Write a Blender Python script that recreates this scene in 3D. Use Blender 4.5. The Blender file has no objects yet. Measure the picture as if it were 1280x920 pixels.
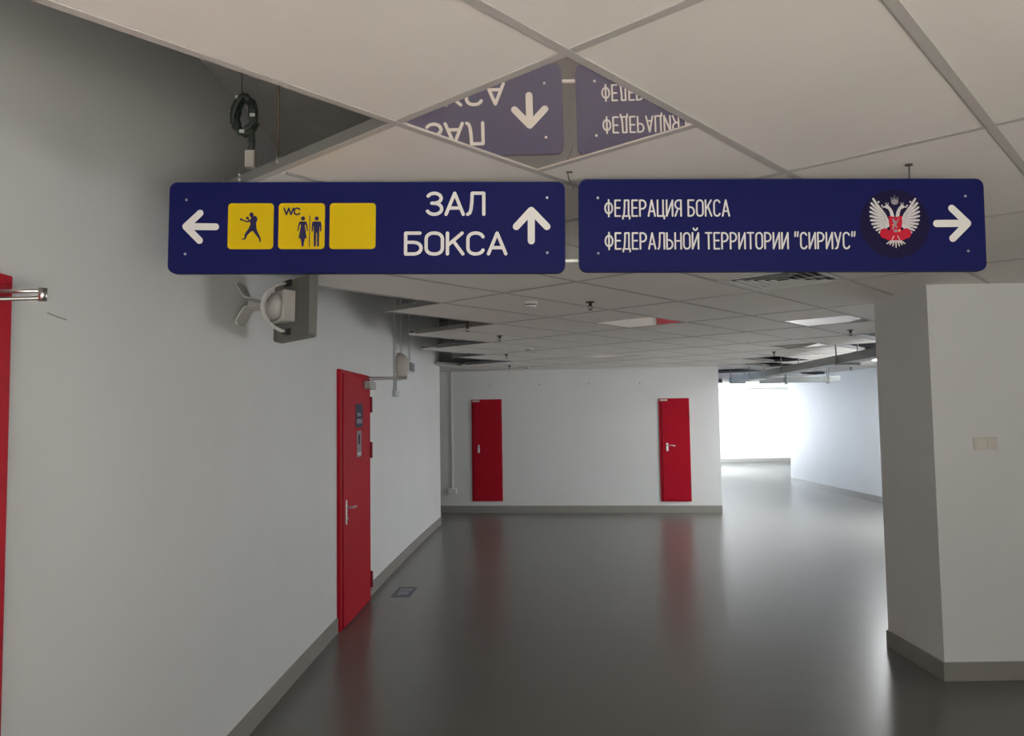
import bpy, bmesh, math, random
from mathutils import Vector, Matrix
random.seed(7)
S = bpy.context.scene
C = S.collection
PI = math.pi

# ------------------------------------------------------------------ camera
CAM_Z = 1.70
PITCH, ROLL = 0.06208, -0.01465
cam = bpy.data.cameras.new('camera'); cam.sensor_width = 36.0
cam.lens = 969.25 / 1280 * 36.0; cam.clip_start = 0.05; cam.clip_end = 200
camo = bpy.data.objects.new('camera', cam); C.objects.link(camo)
cp, sp = math.cos(PITCH), math.sin(PITCH)
F = Vector((0, cp, sp)); U0 = Vector((0, -sp, cp)); R0 = Vector((1, 0, 0))
R = R0 * math.cos(ROLL) + U0 * math.sin(ROLL)
U = U0 * math.cos(ROLL) - R0 * math.sin(ROLL)
camo.matrix_world = Matrix(((R.x, U.x, -F.x, 0), (R.y, U.y, -F.y, 0), (R.z, U.z, -F.z, CAM_Z), (0, 0, 0, 1)))
S.camera = camo

# ------------------------------------------------------------------ world, lights, exposure
w = bpy.data.worlds.new('world'); S.world = w; w.use_nodes = True
bg = w.node_tree.nodes['Background']; bg.inputs[0].default_value = (0.75, 0.86, 1.0, 1); bg.inputs[1].default_value = 1.0
S.cycles.use_adaptive_sampling = False
S.view_settings.view_transform = 'Standard'; S.view_settings.look = 'None'
S.view_settings.exposure = 0.27; S.view_settings.gamma = 1.0; S.view_settings.use_curve_mapping = False

def area(name, loc, direction, sx, sy, power, col):
    l = bpy.data.lights.new(name, 'AREA'); l.shape = 'RECTANGLE'; l.size = sx; l.size_y = sy
    l.energy = power; l.color = col
    o = bpy.data.objects.new(name, l); C.objects.link(o); o.location = loc
    o.rotation_euler = Vector(direction).to_track_quat('-Z', 'Z').to_euler()
    return o
# daylight just outside each window opening
area('daylight_front', (1.1, -2.78, 1.25), (0, 1, 0.3), 4.8, 2.2, 70, (1.0, 0.94, 0.86))
area('daylight_far', (4.65, 23.4, 1.45), (1, 0, 0), 6.4, 2.1, 2300, (0.84, 0.91, 1.0))
area('daylight_middle', (2.05, 16.6, 1.45), (1, 0, 0), 4.6, 2.0, 75, (0.66, 0.78, 1.0))
area('daylight_right', (6.93, 10.3, 1.45), (-1, 0, 0), 5.6, 1.9, 350, (0.95, 0.97, 1.0))
# sun through the window band behind the viewer, falling on the floor there
sl_ = bpy.data.lights.new('sun', 'SUN'); sl_.energy = 230.0; sl_.angle = math.radians(0.6); sl_.color = (1.0, 0.93, 0.85)
so = bpy.data.objects.new('sun', sl_); C.objects.link(so); so.rotation_euler = Vector((-0.42, 0.62, -0.66)).to_track_quat('-Z', 'Y').to_euler()

# ------------------------------------------------------------------ materials
def mat(name, col, rough=0.5, metal=0.0, spec=0.5, noise=0.0, nscale=8.0, bump=0.0, bscale=200.0, coat=0.0, croughness=0.03):
    m = bpy.data.materials.new(name); m.use_nodes = True
    nt = m.node_tree; b = nt.nodes['Principled BSDF']
    b.inputs['Base Color'].default_value = (*col, 1); b.inputs['Roughness'].default_value = rough
    b.inputs['Metallic'].default_value = metal; b.inputs['Specular IOR Level'].default_value = spec
    b.inputs['Coat Weight'].default_value = coat; b.inputs['Coat Roughness'].default_value = croughness
    tc = nt.nodes.new('ShaderNodeTexCoord')
    if noise > 0:
        n = nt.nodes.new('ShaderNodeTexNoise'); n.inputs['Scale'].default_value = nscale; n.inputs['Detail'].default_value = 5
        r = nt.nodes.new('ShaderNodeMapRange'); r.inputs['From Min'].default_value = 0.3; r.inputs['From Max'].default_value = 0.7
        r.inputs['To Min'].default_value = 1 - noise; r.inputs['To Max'].default_value = 1 + noise
        mx = nt.nodes.new('ShaderNodeVectorMath'); mx.operation = 'SCALE'; mx.inputs[0].default_value = col
        nt.links.new(tc.outputs['Object'], n.inputs['Vector']); nt.links.new(n.outputs['Fac'], r.inputs['Value'])
        nt.links.new(r.outputs[0], mx.inputs['Scale']); nt.links.new(mx.outputs[0], b.inputs['Base Color'])
    if bump > 0:
        n2 = nt.nodes.new('ShaderNodeTexNoise'); n2.inputs['Scale'].default_value = bscale; n2.inputs['Detail'].default_value = 3
        bp = nt.nodes.new('ShaderNodeBump'); bp.inputs['Strength'].default_value = bump; bp.inputs['Distance'].default_value = 0.002
        nt.links.new(tc.outputs['Object'], n2.inputs['Vector']); nt.links.new(n2.outputs['Fac'], bp.inputs['Height'])
        nt.links.new(bp.outputs[0], b.inputs['Normal'])
    return m
M = {}
M['wall'] = mat('white_wall_paint', (0.70, 0.71, 0.70), 0.55, noise=0.02, nscale=1.5, bump=0.15, bscale=120)
M['floor'] = mat('grey_vinyl_floor', (0.145, 0.142, 0.130), 0.28, noise=0.04, nscale=3)
M['base'] = mat('grey_coved_vinyl', (0.27, 0.26, 0.235), 0.45, noise=0.03)
M['tile'] = mat('mineral_ceiling_tile', (0.82, 0.79, 0.75), 0.85, spec=0.2, noise=0.02, nscale=2.0, bump=0.25, bscale=150)
M['runner'] = mat('grey_white_steel_runner', (0.50, 0.48, 0.455), 0.5)
M['web'] = mat('unpainted_runner_steel', (0.20, 0.20, 0.195), 0.5, metal=0.3)
M['slab'] = mat('grey_concrete_slab', (0.45, 0.44, 0.43), 0.9, noise=0.12, nscale=2)
def panel_material():
    # polished acrylic: mostly mirror, with a milky body
    m = bpy.data.materials.new('polished_acrylic_panel'); m.use_nodes = True; nt = m.node_tree; nt.nodes.clear()
    o = nt.nodes.new('ShaderNodeOutputMaterial'); d = nt.nodes.new('ShaderNodeBsdfDiffuse'); g = nt.nodes.new('ShaderNodeBsdfGlossy'); mx = nt.nodes.new('ShaderNodeMixShader')
    d.inputs['Color'].default_value = (0.97, 0.90, 0.885, 1); g.inputs['Color'].default_value = (0.97, 0.89, 0.80, 1); g.inputs['Roughness'].default_value = 0.0
    mx.inputs[0].default_value = 0.76
    nt.links.new(d.outputs[0], mx.inputs[1]); nt.links.new(g.outputs[0], mx.inputs[2]); nt.links.new(mx.outputs[0], o.inputs['Surface'])
    return m
M['panel'] = panel_material()
M['navy'] = mat('navy_sign_face', (0.007, 0.0085, 0.070), 0.5, spec=0.08, noise=0.03)
M['white'] = mat('white_vinyl_print', (0.58, 0.57, 0.55), 0.5, spec=0.2)
M['yellow'] = mat('yellow_vinyl_print', (0.50, 0.355, 0.0015), 0.5, spec=0.12)
M['ink'] = mat('dark_navy_print', (0.02, 0.016, 0.06), 0.5, spec=0.12)
M['disc'] = mat('dark_plum_print', (0.010, 0.007, 0.034), 0.5, spec=0.08)
M['silver'] = mat('silver_grey_print', (0.48, 0.465, 0.465), 0.5, noise=0.12, nscale=200)
M['redprint'] = mat('red_print', (0.42, 0.009, 0.028), 0.5, spec=0.15)
M['greyprint'] = mat('mid_grey_print', (0.22, 0.20, 0.22), 0.5)
M['gold'] = mat('gold_print', (0.65, 0.5, 0.2), 0.5)
M['red'] = mat('red_painted_steel', (0.42, 0.006, 0.020), 0.5, spec=0.12, noise=0.04, nscale=3)
M['darkred'] = mat('dark_red_painted_steel', (0.24, 0.008, 0.018), 0.45)
M['steel'] = mat('brushed_steel', (0.62, 0.61, 0.60), 0.3, metal=1.0)
M['closer'] = mat('grey_cast_metal', (0.36, 0.36, 0.35), 0.4, metal=0.6)
M['galv'] = mat('galvanised_steel', (0.36, 0.38, 0.38), 0.5, metal=0.5, noise=0.1, nscale=20)
M['spkgrey'] = mat('dark_grey_plastic', (0.13, 0.132, 0.12), 0.6, noise=0.04)
M['spkbox'] = mat('warm_grey_plastic', (0.38, 0.37, 0.345), 0.55)
M['bracket'] = mat('light_grey_bracket', (0.55, 0.54, 0.52), 0.45)
M['black'] = mat('black_rubber', (0.015, 0.016, 0.016), 0.5)
M['coil'] = mat('dark_green_cable', (0.028, 0.040, 0.032), 0.5)
M['beige'] = mat('beige_plastic', (0.50, 0.47, 0.42), 0.5)
M['plastic'] = mat('white_plastic', (0.72, 0.72, 0.70), 0.4)
M['conduit'] = mat('pale_grey_pvc', (0.50, 0.52, 0.53), 0.5)
M['brass'] = mat('dark_bronze', (0.10, 0.08, 0.06), 0.4, metal=0.7)
M['blue'] = mat('blue_label_print', (0.016, 0.026, 0.07), 0.5, spec=0.2)
M['matblue'] = mat('dark_blue_vinyl', (0.022, 0.032, 0.06), 0.4)
M['matgrey'] = mat('grey_blue_print', (0.22, 0.23, 0.27), 0.5)
M['duct'] = mat('pale_foil_duct', (0.62, 0.70, 0.80), 0.35, metal=0.4)
M['dark'] = mat('dark_void_metal', (0.04, 0.04, 0.04), 0.7)
M['frame'] = mat('white_window_frame', (0.75, 0.75, 0.74), 0.4)
M['cream'] = mat('cream_switch_plastic', (0.64, 0.61, 0.55), 0.5)
M['scuff'] = mat('grey_scuff', (0.25, 0.25, 0.24), 0.7)

# ------------------------------------------------------------------ mesh helpers
class MB:
    def __init__(s): s.v = []; s.f = []; s.sm = []
    def add(s, vs, fs, smooth=False):
        n = len(s.v); s.v += [tuple(p) for p in vs]
        for f in fs: s.f.append(tuple(i + n for i in f)); s.sm.append(smooth)
        return s
    def box(s, x0, x1, y0, y1, z0, z1):
        return s.add([(x0,y0,z0),(x1,y0,z0),(x1,y1,z0),(x0,y1,z0),(x0,y0,z1),(x1,y0,z1),(x1,y1,z1),(x0,y1,z1)],
                     [(0,3,2,1),(4,5,6,7),(0,1,5,4),(1,2,6,5),(2,3,7,6),(3,0,4,7)])
    def cbox(s, c, h, ax=None):          # centre, half sizes, optional 3 axes
        ax = ax or (Vector((1,0,0)), Vector((0,1,0)), Vector((0,0,1)))
        P = []
        for k in (-1, 1):
            for (i, j) in ((-1,-1),(1,-1),(1,1),(-1,1)):
                P.append(Vector(c) + ax[0]*h[0]*i + ax[1]*h[1]*j + ax[2]*h[2]*k)
        return s.add(P, [(0,3,2,1),(4,5,6,7),(0,1,5,4),(1,2,6,5),(2,3,7,6),(3,0,4,7)])
    def tube(s, pts, r, n=10, caps=True, closed=False):
        pts = [Vector(p) for p in pts]; N = len(pts); rr = r if isinstance(r, (list, tuple)) else [r]*N
        base = len(s.v); ref = None
        for i, p in enumerate(pts):
            a = pts[(i-1) % N] if (closed or i) else p; b = pts[(i+1) % N] if (closed or i < N-1) else p
            d = (b - a).normalized()
            if ref is None: ref = d.orthogonal().normalized()
            ref = (ref - d*ref.dot(d)).normalized(); q = d.cross(ref)
            for k in range(n):
                t = 2*PI*k/n; s.v.append(tuple(p + (ref*math.cos(t) + q*math.sin(t))*rr[i]))
        for i in range(N if closed else N-1):
            for k in range(n):
                j = (i+1) % N
                s.f.append((base+i*n+k, base+i*n+(k+1)%n, base+j*n+(k+1)%n, base+j*n+k)); s.sm.append(True)
        if caps and not closed:
            s.f.append(tuple(base+k for k in reversed(range(n)))); s.sm.append(False)
            s.f.append(tuple(base+(N-1)*n+k for k in range(n))); s.sm.append(False)
        return s
    def lathe(s, prof, c=(0,0,0), axis='z', n=20):   # prof: (radius, height)
        base = len(s.v)
        for (r, h) in prof:
            for k in range(n):
                t = 2*PI*k/n; a, b = r*math.cos(t), r*math.sin(t)
                p = {'z': (a, b, h), 'x': (h, a, b), 'y': (b, h, a)}[axis]
                s.v.append((c[0]+p[0], c[1]+p[1], c[2]+p[2]))
        for i in range(len(prof)-1):
            for k in range(n):
                s.f.append((base+i*n+k, base+i*n+(k+1)%n, base+(i+1)*n+(k+1)%n, base+(i+1)*n+k)); s.sm.append(True)
        s.f.append(tuple(base+k for k in reversed(range(n)))); s.sm.append(False)
        s.f.append(tuple(base+(len(prof)-1)*n+k for k in range(n))); s.sm.append(False)
        return s
    def prism(s, poly, y0, y1):          # polygon in x,z, CCW seen from -y; extruded y0 (front) .. y1
        n = len(poly)
        s.add([(x, y0, z) for x, z in poly] + [(x, y1, z) for x, z in poly],
              [tuple(range(n)), tuple(reversed(range(n, 2*n)))] + [(i, i+n, (i+1)%n+n, (i+1)%n) for i in range(n)])
        return s
    def build(s, name, m, parent=None, bevel=0.0):
        me = bpy.data.meshes.new(name); me.from_pydata(s.v, [], s.f); me.validate()
        if len(s.sm) == len(me.polygons): me.polygons.foreach_set('use_smooth', s.sm)
        bm = bmesh.new(); bm.from_mesh(me); bmesh.ops.recalc_face_normals(bm, faces=bm.faces)
        if bevel > 0:
            es = [e for e in bm.edges if len(e.link_faces) == 2 and e.calc_face_angle(0) > 0.6]
            bmesh.ops.bevel(bm, geom=es, offset=bevel, segments=2, profile=0.5, affect='EDGES', clamp_overlap=True)
        bm.to_mesh(me); bm.free()
        me.materials.append(m)
        o = bpy.data.objects.new(name, me); C.objects.link(o)
        if parent: o.parent = parent
        return o
def flat(name, polys, m, parent=None, y=0.0):   # print: flat polygons in x,z facing -y, no recalculation
    me = bpy.data.meshes.new(name); v = []; f = []
    for i, p in enumerate(polys):
        n = len(v); yy = y - (i % 40)*2e-6
        v += [(a, yy, b) for a, b in p]; f.append(tuple(range(n, n+len(p))))
    me.from_pydata(v, [], f); me.materials.append(m)
    o = bpy.data.objects.new(name, me); C.objects.link(o)
    if parent: o.parent = parent
    return o
def thing(name, label=None, cat=None, loc=(0,0,0), rz=0, group=None, kind=None):
    o = bpy.data.objects.new(name, None); C.objects.link(o); o.location = loc; o.rotation_euler = (0, 0, rz)
    o.empty_display_size = 0.1
    return tag(o, label, cat, group, kind)
def tag(o, label=None, cat=None, group=None, kind=None):
    if label: o['label'] = label
    if cat: o['category'] = cat
    if group: o['group'] = group
    if kind: o['kind'] = kind
    return o
def struct(o, label=None): return tag(o, label, None, None, 'structure')
def copy_tree(o, parent=None):
    c = o.copy(); C.objects.link(c)
    if parent: c.parent = parent
    for ch in list(o.children): copy_tree(ch, c)
    return c
def rrect(x0, z0, x1, z1, r, n=5):
    P = []
    for (cx, cz, a) in ((x1-r, z0+r, -90), (x1-r, z1-r, 0), (x0+r, z1-r, 90), (x0+r, z0+r, 180)):
        for k in range(n+1):
            t = math.radians(a + 90*k/n); P.append((cx+r*math.cos(t), cz+r*math.sin(t)))
    return P
def circ(cx, cz, rx, rz=None, n=20, rot=0):
    rz = rz or rx; P = []
    for k in range(n):
        t = 2*PI*k/n; a, b = rx*math.cos(t), rz*math.sin(t)
        P.append((cx+a*math.cos(rot)-b*math.sin(rot), cz+a*math.sin(rot)+b*math.cos(rot)))
    return P
def stroke(pl, wd, wd2=None, n=10):     # polyline -> quads + round joints
    out = []; N = len(pl)
    ws = [wd + ((wd2 if wd2 is not None else wd)-wd)*i/max(1, N-1) for i in range(N)]
    for i in range(N-1):
        (x0, z0), (x1, z1) = pl[i], pl[i+1]; L = math.hypot(x1-x0, z1-z0)
        if L < 1e-9: continue
        nx, nz = -(z1-z0)/L, (x1-x0)/L; a, b = ws[i]/2, ws[i+1]/2
        out.append([(x0-nx*a, z0-nz*a), (x1-nx*b, z1-nz*b), (x1+nx*b, z1+nz*b), (x0+nx*a, z0+nz*a)])
    for i, (x, z) in enumerate(pl): out.append(circ(x, z, ws[i]/2, n=n))
    return out

# ------------------------------------------------------------------ room shell
CEIL = CAM_Z + 0.80916
SLAB = 3.42
def wx(y): return -1.47 + 0.003*max(0.0, y-2.5)**2
def wslope(y): return 0.006*max(0.0, y-2.5)
def wrot(y): return -math.atan(wslope(y))
def wall_path(name, pts, thick, z0=0.0, z1=SLAB, label=None, m='wall'):   # wall along pts; body lies to the left of travel when thick>0
    N = len(pts); P = [Vector((p[0], p[1], 0)) for p in pts]; nr = []
    for i in range(N):
        d = (P[min(i+1, N-1)] - P[max(i-1, 0)]).normalized(); nr.append(Vector((-d.y, d.x, 0)))
    v = []; f = []
    for i in range(N):
        a, b = P[i], P[i] + nr[i]*thick
        v += [(a.x,a.y,z0),(a.x,a.y,z1),(b.x,b.y,z1),(b.x,b.y,z0)]
    for i in range(N-1):
        for k in range(4): f.append((i*4+k, i*4+(k+1)%4, (i+1)*4+(k+1)%4, (i+1)*4+k))
    f.append((0,1,2,3)); f.append(tuple((N-1)*4+k for k in (3,2,1,0)))
    mb = MB(); mb.add(v, f)
    return struct(mb.build(name, M[m]), label)
def path_base(name, pts, thick=0.012, h=0.115, label=None):
    return wall_path(name, pts, -thick, 0.0, h, label, 'base')

fl = MB(); fl.add([(-4.6,-6.6,0),(17,-6.6,0),(17,28.5,0),(-4.6,28.5,0)], [(0,1,2,3)])
struct(fl.build('floor', M['floor']), 'glossy grey sheet vinyl floor of the corridor')
sb = MB(); sb.box(-4.6, 17, -6.6, 28.5, SLAB, SLAB+0.2)
struct(sb.build('ceiling_slab', M['slab']), 'dark concrete slab seen above the hung ceiling')

ys = [-2.75] + [i*0.5 for i in range(-5, 25)] + [12.49]
left_pts = [(wx(y), y) for y in ys]
wl_ = wall_path('wall_left', left_pts, 0.22, label='long white curving wall on the left')
BA, BB = Vector((-1.28, 13.95, 0)), Vector((3.56, 13.38, 0)); BT = (BB-BA).normalized(); BROT = math.atan2(BT.y, BT.x)
BL = BA - BT*3.2
wall_path('wall_back', [(BL.x, BL.y), (BB.x, BB.y)], 0.25, label='white wall across the corridor with two red doors')
wall_path('wall_recess', [(BL.x+0.1, 12.3), (BL.x+0.1, BL.y)], 0.2)
wall_path('wall_recess', [(-1.385, 12.30), (BL.x, 12.30)], 0.18)
# pier on the right and the walls beyond it
pb = MB(); pb.box(2.695, 7.2, 4.99, 5.72, 0, SLAB)
struct(pb.build('wall_pier', M['wall']), 'plain white pier on the right with grey skirting')
wall_path('wall_right', [(6.72, 18.9), (6.78, 13.6)], 0.25, label='bluish white wall beyond the pier')
wall_path('wall_right', [(6.78, 13.6), (6.78, 5.72)], 0.25, 0, 0.42)
wall_path('wall_right', [(6.78, 13.6), (6.78, 5.72)], 0.25, 2.50, SLAB)
wall_path('wall_right', [(6.78, 7.0), (6.78, 5.72)], 0.25, 0.42, 2.5)
wall_path('wall_far_right', [(16.2, 18.9), (6.9, 18.9)], -0.2)
wall_path('wall_end', [(2.0, 27.0), (16.4, 27.0)], 0.25, label='sunlit white wall at the far end of the corridor')
wall_path('wall_far_side', [(16.2, 27.0), (16.2, 18.9)], 0.2)
# far room window side (x = 2.3) : sill and head with glazing openings between
for z0, z1 in ((0, 0.35), (2.52, SLAB)): wall_path('wall_far_left', [(4.9, 20.0), (4.9, 27.0)], 0.2, z0, z1)
wall_path('wall_far_left', [(2.3, 19.0), (2.3, 19.9), (4.9, 19.9)], 0.2)
for z0, z1 in ((0, 0.42), (2.48, SLAB)): wall_path('wall_far_left', [(2.3, 13.7), (2.3, 19.0)], 0.2, z0, z1)
# behind the camera
for z0, z1 in ((0, 0.12), (2.44, SLAB)): wall_path('wall_front', [(7.1, -2.6), (-1.6, -2.6)], 0.2, z0, z1)
wall_path('wall_front', [(-1.35, -2.6), (-1.6, -2.6)], 0.2, 0.12, 2.44)
wall_path('wall_front', [(7.1, -2.6), (3.55, -2.6)], 0.2, 0.12, 2.44)
wall_path('wall_side', [(6.9, 5.0), (6.9, -2.6)], 0.2)
# window frames in those openings
def window(name, A, B, z0, z1, n, label):
    A, B = Vector(A), Vector(B); d = (B-A); L = d.length; d.normalize(); nn = Vector((-d.y, d.x, 0))
    r = thing(name); struct(r, label)
    ax = (d, nn, Vector((0,0,1))); mid = (A+B)/2
    fr = MB()
    for z in (z0+0.03, z1-0.03): fr.cbox((mid.x, mid.y, z), (L/2, 0.03, 0.03), ax)
    fr.build('frame', M['frame'], r)
    for i in range(n+1):
        p = A + d*(0.03 + (L-0.06)*i/n)
        MB().cbox((p.x, p.y, (z0+z1)/2), (0.025, 0.03, (z1-z0)/2-0.06), ax).build('mullion', M['frame'], r)
    return r
window('window_1', (3.55,-2.67,0), (-1.35,-2.67,0), 0.12, 2.44, 3, 'window band behind the viewer')
window('window_2', (4.8,20.1,0), (4.8,26.9,0), 0.35, 2.52, 5, 'window band lighting the far room')
window('window_4', (2.2,14.1,0), (2.2,18.95,0), 0.42, 2.48, 3, 'window band behind the wall with two red doors')
window('window_3', (6.87,13.5,0), (6.87,7.0,0), 0.42, 2.50, 5, 'window band behind the pier')

# skirting
D2A, D2B = 6.30, 7.42
path_base('baseboard_left', [(wx(y), y) for y in [2.30]+[i*0.5 for i in range(5, 13)]+[D2A-0.005]], label='grey skirting between the two red doors')
path_base('baseboard_left', [(wx(y), y) for y in [D2B+0.005]+[i*0.5 for i in range(15, 25)]+[12.49]], label='grey skirting past the left red door')
bl2 = BA - BT*2.9
path_base('baseboard_back', [(bl2.x, bl2.y), (BB.x, BB.y)], h=0.125, label='grey skirting under the two narrow red doors')
bp = MB(); bp.box(2.683, 7.0, 4.978, 5.73, 0, 0.115)
struct(bp.build('baseboard_pier', M['base']), 'grey skirting around the white pier')
path_base('baseboard_right', [(6.72, 18.9), (6.78, 13.6)], h=0.12, label='grey skirting of the bluish right wall')
path_base('baseboard_end', [(2.0, 27.0), (16.2, 27.0)], h=0.12, label='grey skirting of the far end wall')

# ------------------------------------------------------------------ suspended ceiling
X0, Y0, YAW = 0.13541, 1.68984, 0.83728
VD = Vector((math.cos(YAW), math.sin(YAW), 0)); UD = Vector((math.sin(YAW), -math.cos(YAW), 0))
T = 0.6
def gp(u, v, z=CEIL): p = Vector((X0, Y0, 0)) + UD*(T*u) + VD*(T*v); p.z = z; return p
CROT = math.atan2(UD.y, UD.x)
def back_y(x): return BA.y + (x-BA.x)*BT.y/BT.x
def inside(x, y, m=0.0):
    if y < -2.6+m or y > 27.0-m: return False
    if y < 12.49 and x < wx(y)+m: return False
    if y < 4.99 and x > 6.9-m: return False
    if 4.99-m < y < 5.72+m and x > 2.695-m: return False
    if 5.0 < y < 18.9 and x > 6.76-m: return False
    if y > 18.9-m and x > 16.2-m: return False
    if y >= 12.4 and x < BB.x+m and y > back_y(x)-m and (y < back_y(x)+0.3 or x < 2.3+m): return False
    if y >= 12.3 and y <= 14.5 and x < -4.2: return False
    if 12.10 < y < 12.5 and x < wx(12.4)+m: return False
    return True
# tiles are 0.6 x 1.2: cell (i, p) covers u in [i, i+1], v in [2p, 2p+2]
MISSING = {(-6,1), (-7,2), (-9,3), (-12,5), (-10,10), (-11,10), (-8,9), (-7,8), (-4,7), (-3,6), (-9,12)}
for i in range(-9, -1):
    for p_ in range(-3, 0): MISSING.add((i, p_))
LIGHTS = [(-1,0), (-5,7), (-3,9), (-5,13), (-9,12)]
VENT = (-2,5)
LIT = [(-4,17), (-5,19)]
HALF = {(i, j//2): j for i, j in LIGHTS + LIT + [VENT]}
ceiling = thing('ceiling', 'hung ceiling of pale oblong tiles on grey runners'); struct(ceiling)
def tile_mesh(hx, hy):
    return MB().add([(-hx,-hy,0),(hx,-hy,0),(hx,hy,0),(-hx,hy,0),(-hx,-hy,0.015),(hx,-hy,0.015),(hx,hy,0.015),(-hx,hy,0.015)],
            [(0,3,2,1),(4,5,6,7),(0,1,5,4),(1,2,6,5),(2,3,7,6),(3,0,4,7)])
first = {}; cells = []
for i in range(-50, 40):
    for p_ in range(-15, 30):
        if (i, p_) in MISSING: continue
        v0, v1 = 2*p_, 2*p_+2
        if (i, p_) in HALF:
            j = HALF[(i, p_)]; v0, v1 = (j+1, v1) if j == v0 else (v0, j)
        c = gp(i+0.5, (v0+v1)/2)
        if c.y < -5.2 or c.y > 27.6 or c.x > 16.6 or c.x < -4.9: continue
        ins = [inside(q.x, q.y, 0.02) for q in (gp(i, v0), gp(i+1, v0), gp(i+1, v1), gp(i, v1), gp(i+.5, (v0+v1)/2))]
        if not any(ins): continue
        st = 2 if all(ins) else 1
        if st == 1 and c.x < 1.2 and c.y < 11.8: continue      # no cut tiles along the curved wall
        cells.append((c.length if c.y > 1.0 else 100 + abs(c.y), i, v0, v1, st, c))
PRESENT = {(c_[1], c_[2]//2) for c_ in cells}
cells.sort(key=lambda t: t[0])
rest = MB(); cut = MB(); k = 0
for (d, i, v0, v1, st, c) in cells:
    if st == 2 and k < 290 and d < 100:
        key = v1-v0
        if key not in first: o = tile_mesh(0.291, 0.3*key-0.009).build('ceiling_tile', M['tile'], ceiling); first[key] = o
        else: o = first[key].copy(); C.objects.link(o)
        o.parent = ceiling; o.location = (c.x, c.y, CEIL+0.004); o.rotation_euler = (0, 0, CROT); k += 1
    elif st == 2:
        P = [gp(i+.015, v0+.015, CEIL+.004), gp(i+.985, v0+.015, CEIL+.004), gp(i+.985, v1-.015, CEIL+.004), gp(i+.015, v1-.015, CEIL+.004)]
        rest.add(P + [q+Vector((0,0,.015)) for q in P], [(0,1,2,3),(7,6,5,4),(0,4,5,1),(1,5,6,2),(2,6,7,3),(3,7,4,0)])
    else:
        n = 6; s_ = 1/n
        for a in range(n):
            for b in range(int(n*(v1-v0))):
                u_, w_ = i+a*s_, v0+b*s_; q = gp(u_+s_/2, w_+s_/2)
                if inside(q.x, q.y, -0.10): cut.add([gp(u_, w_, CEIL+.004), gp(u_+s_, w_, CEIL+.004), gp(u_+s_, w_+s_, CEIL+.004), gp(u_, w_+s_, CEIL+.004)], [(0,1,2,3)])
if rest.v: tag(rest.build('distant_tiles', M['tile'], ceiling), kind='stuff')
tag(cut.build('cut_border_tiles', M['tile'], ceiling), kind='stuff')
# runners: one part per grid line, an inverted T
def runner_line(fixed, axis, t0=-50.0, t1=62.0):
    mb = MB(); wb = MB(); step = 0.05; run = None; any_ = False; t = t0
    def cell_gone(a):   # no runners inside the large hole, nor along lines with no tile on either side
        if axis == 'v' and t0 == -50.0 and a > -6 and (fixed-1, math.floor(a/2)) not in PRESENT and (fixed, math.floor(a/2)) not in PRESENT: return True
        if axis == 'u': return -6 < fixed < 0 and a < -1.0
        return fixed < -1 and -6 < a < 0
    def emit(a, b):
        p, q = (gp(a, fixed), gp(b, fixed)) if axis == 'u' else (gp(fixed, a), gp(fixed, b))
        m_ = (p+q)/2; L = (q-p).length/2; d = (q-p).normalized(); nn = Vector((-d.y, d.x, 0)); ax = (d, nn, Vector((0,0,1)))
        dz = 0.0 if axis == 'u' else 0.0006
        mb.cbox((m_.x, m_.y, CEIL+0.002-dz), (L, 0.0125, 0.0008), ax)
        wb.cbox((m_.x, m_.y, CEIL+0.0228), (L, 0.0015, 0.02), ax)
    while t <= t1+1e-6:
        p = gp(t, fixed) if axis == 'u' else gp(fixed, t)
        ok = inside(p.x, p.y, 0.012) and not cell_gone(t) and not (axis == 'u' and 2.2 < p.y < 12.2 and p.x < wx(p.y)+(0.45 if p.y > 3.5 else 0.28))
        if ok and run is None: run = t
        if not ok and run is not None:
            if t-run > 0.25: emit(run, t-step); any_ = True
            run = None
        t += step
    if run is not None: emit(run, t1); any_ = True
    if any_:
        nf = len(mb.f); mb.add(wb.v, wb.f); o = mb.build('runner', M['runner'], ceiling); o.data.materials.append(M['web'])
        for k, pl in enumerate(o.data.polygons): pl.material_index = 0 if k < nf else 1
for n in range(-16, 30): runner_line(2*n, 'u')
for n in range(-40, 40): runner_line(n, 'v')
for i, j in LIGHTS + LIT + [VENT]: runner_line(j+1 if j % 2 == 0 else j, 'u', i, i+1)

# flush light panels: glossy grey acrylic in a thin tray
LBL = ['glossy unlit ceiling panel right above the navy signs', 'glossy unlit ceiling panel in mid corridor showing a red glint',
       'pale unlit ceiling panel close beside the pier', 'pale unlit ceiling panel before the holes near the pier', 'farthest unlit ceiling panel, before the wall with two red doors']
lp = None
for n, (i, j) in enumerate(LIGHTS):
    c = gp(i+.5, j+.5)
    if lp is None:
        lp = thing('ceiling_light', LBL[0], 'ceiling light', (c.x, c.y, CEIL+0.003), CROT, 'flush light panels in the hung ceiling')
        MB().box(-.286, .286, -.286, .286, 0.001, 0.008).build('diffuser', M['panel'], lp)
        fr = MB()
        for s in (-1, 1):
            fr.box(-.293, .293, s*.2895-.0035, s*.2895+.0035, 0.0, 0.05); fr.box(s*.2895-.0035, s*.2895+.0035, -.286, .286, 0.0, 0.05)
        fr.box(-.286, .286, -.286, .286, 0.045, 0.05)
        fr.build('tray', M['runner'], lp)
    else:
        o = copy_tree(lp); o.location = (c.x, c.y, CEIL+0.003); o['label'] = LBL[n]
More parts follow.
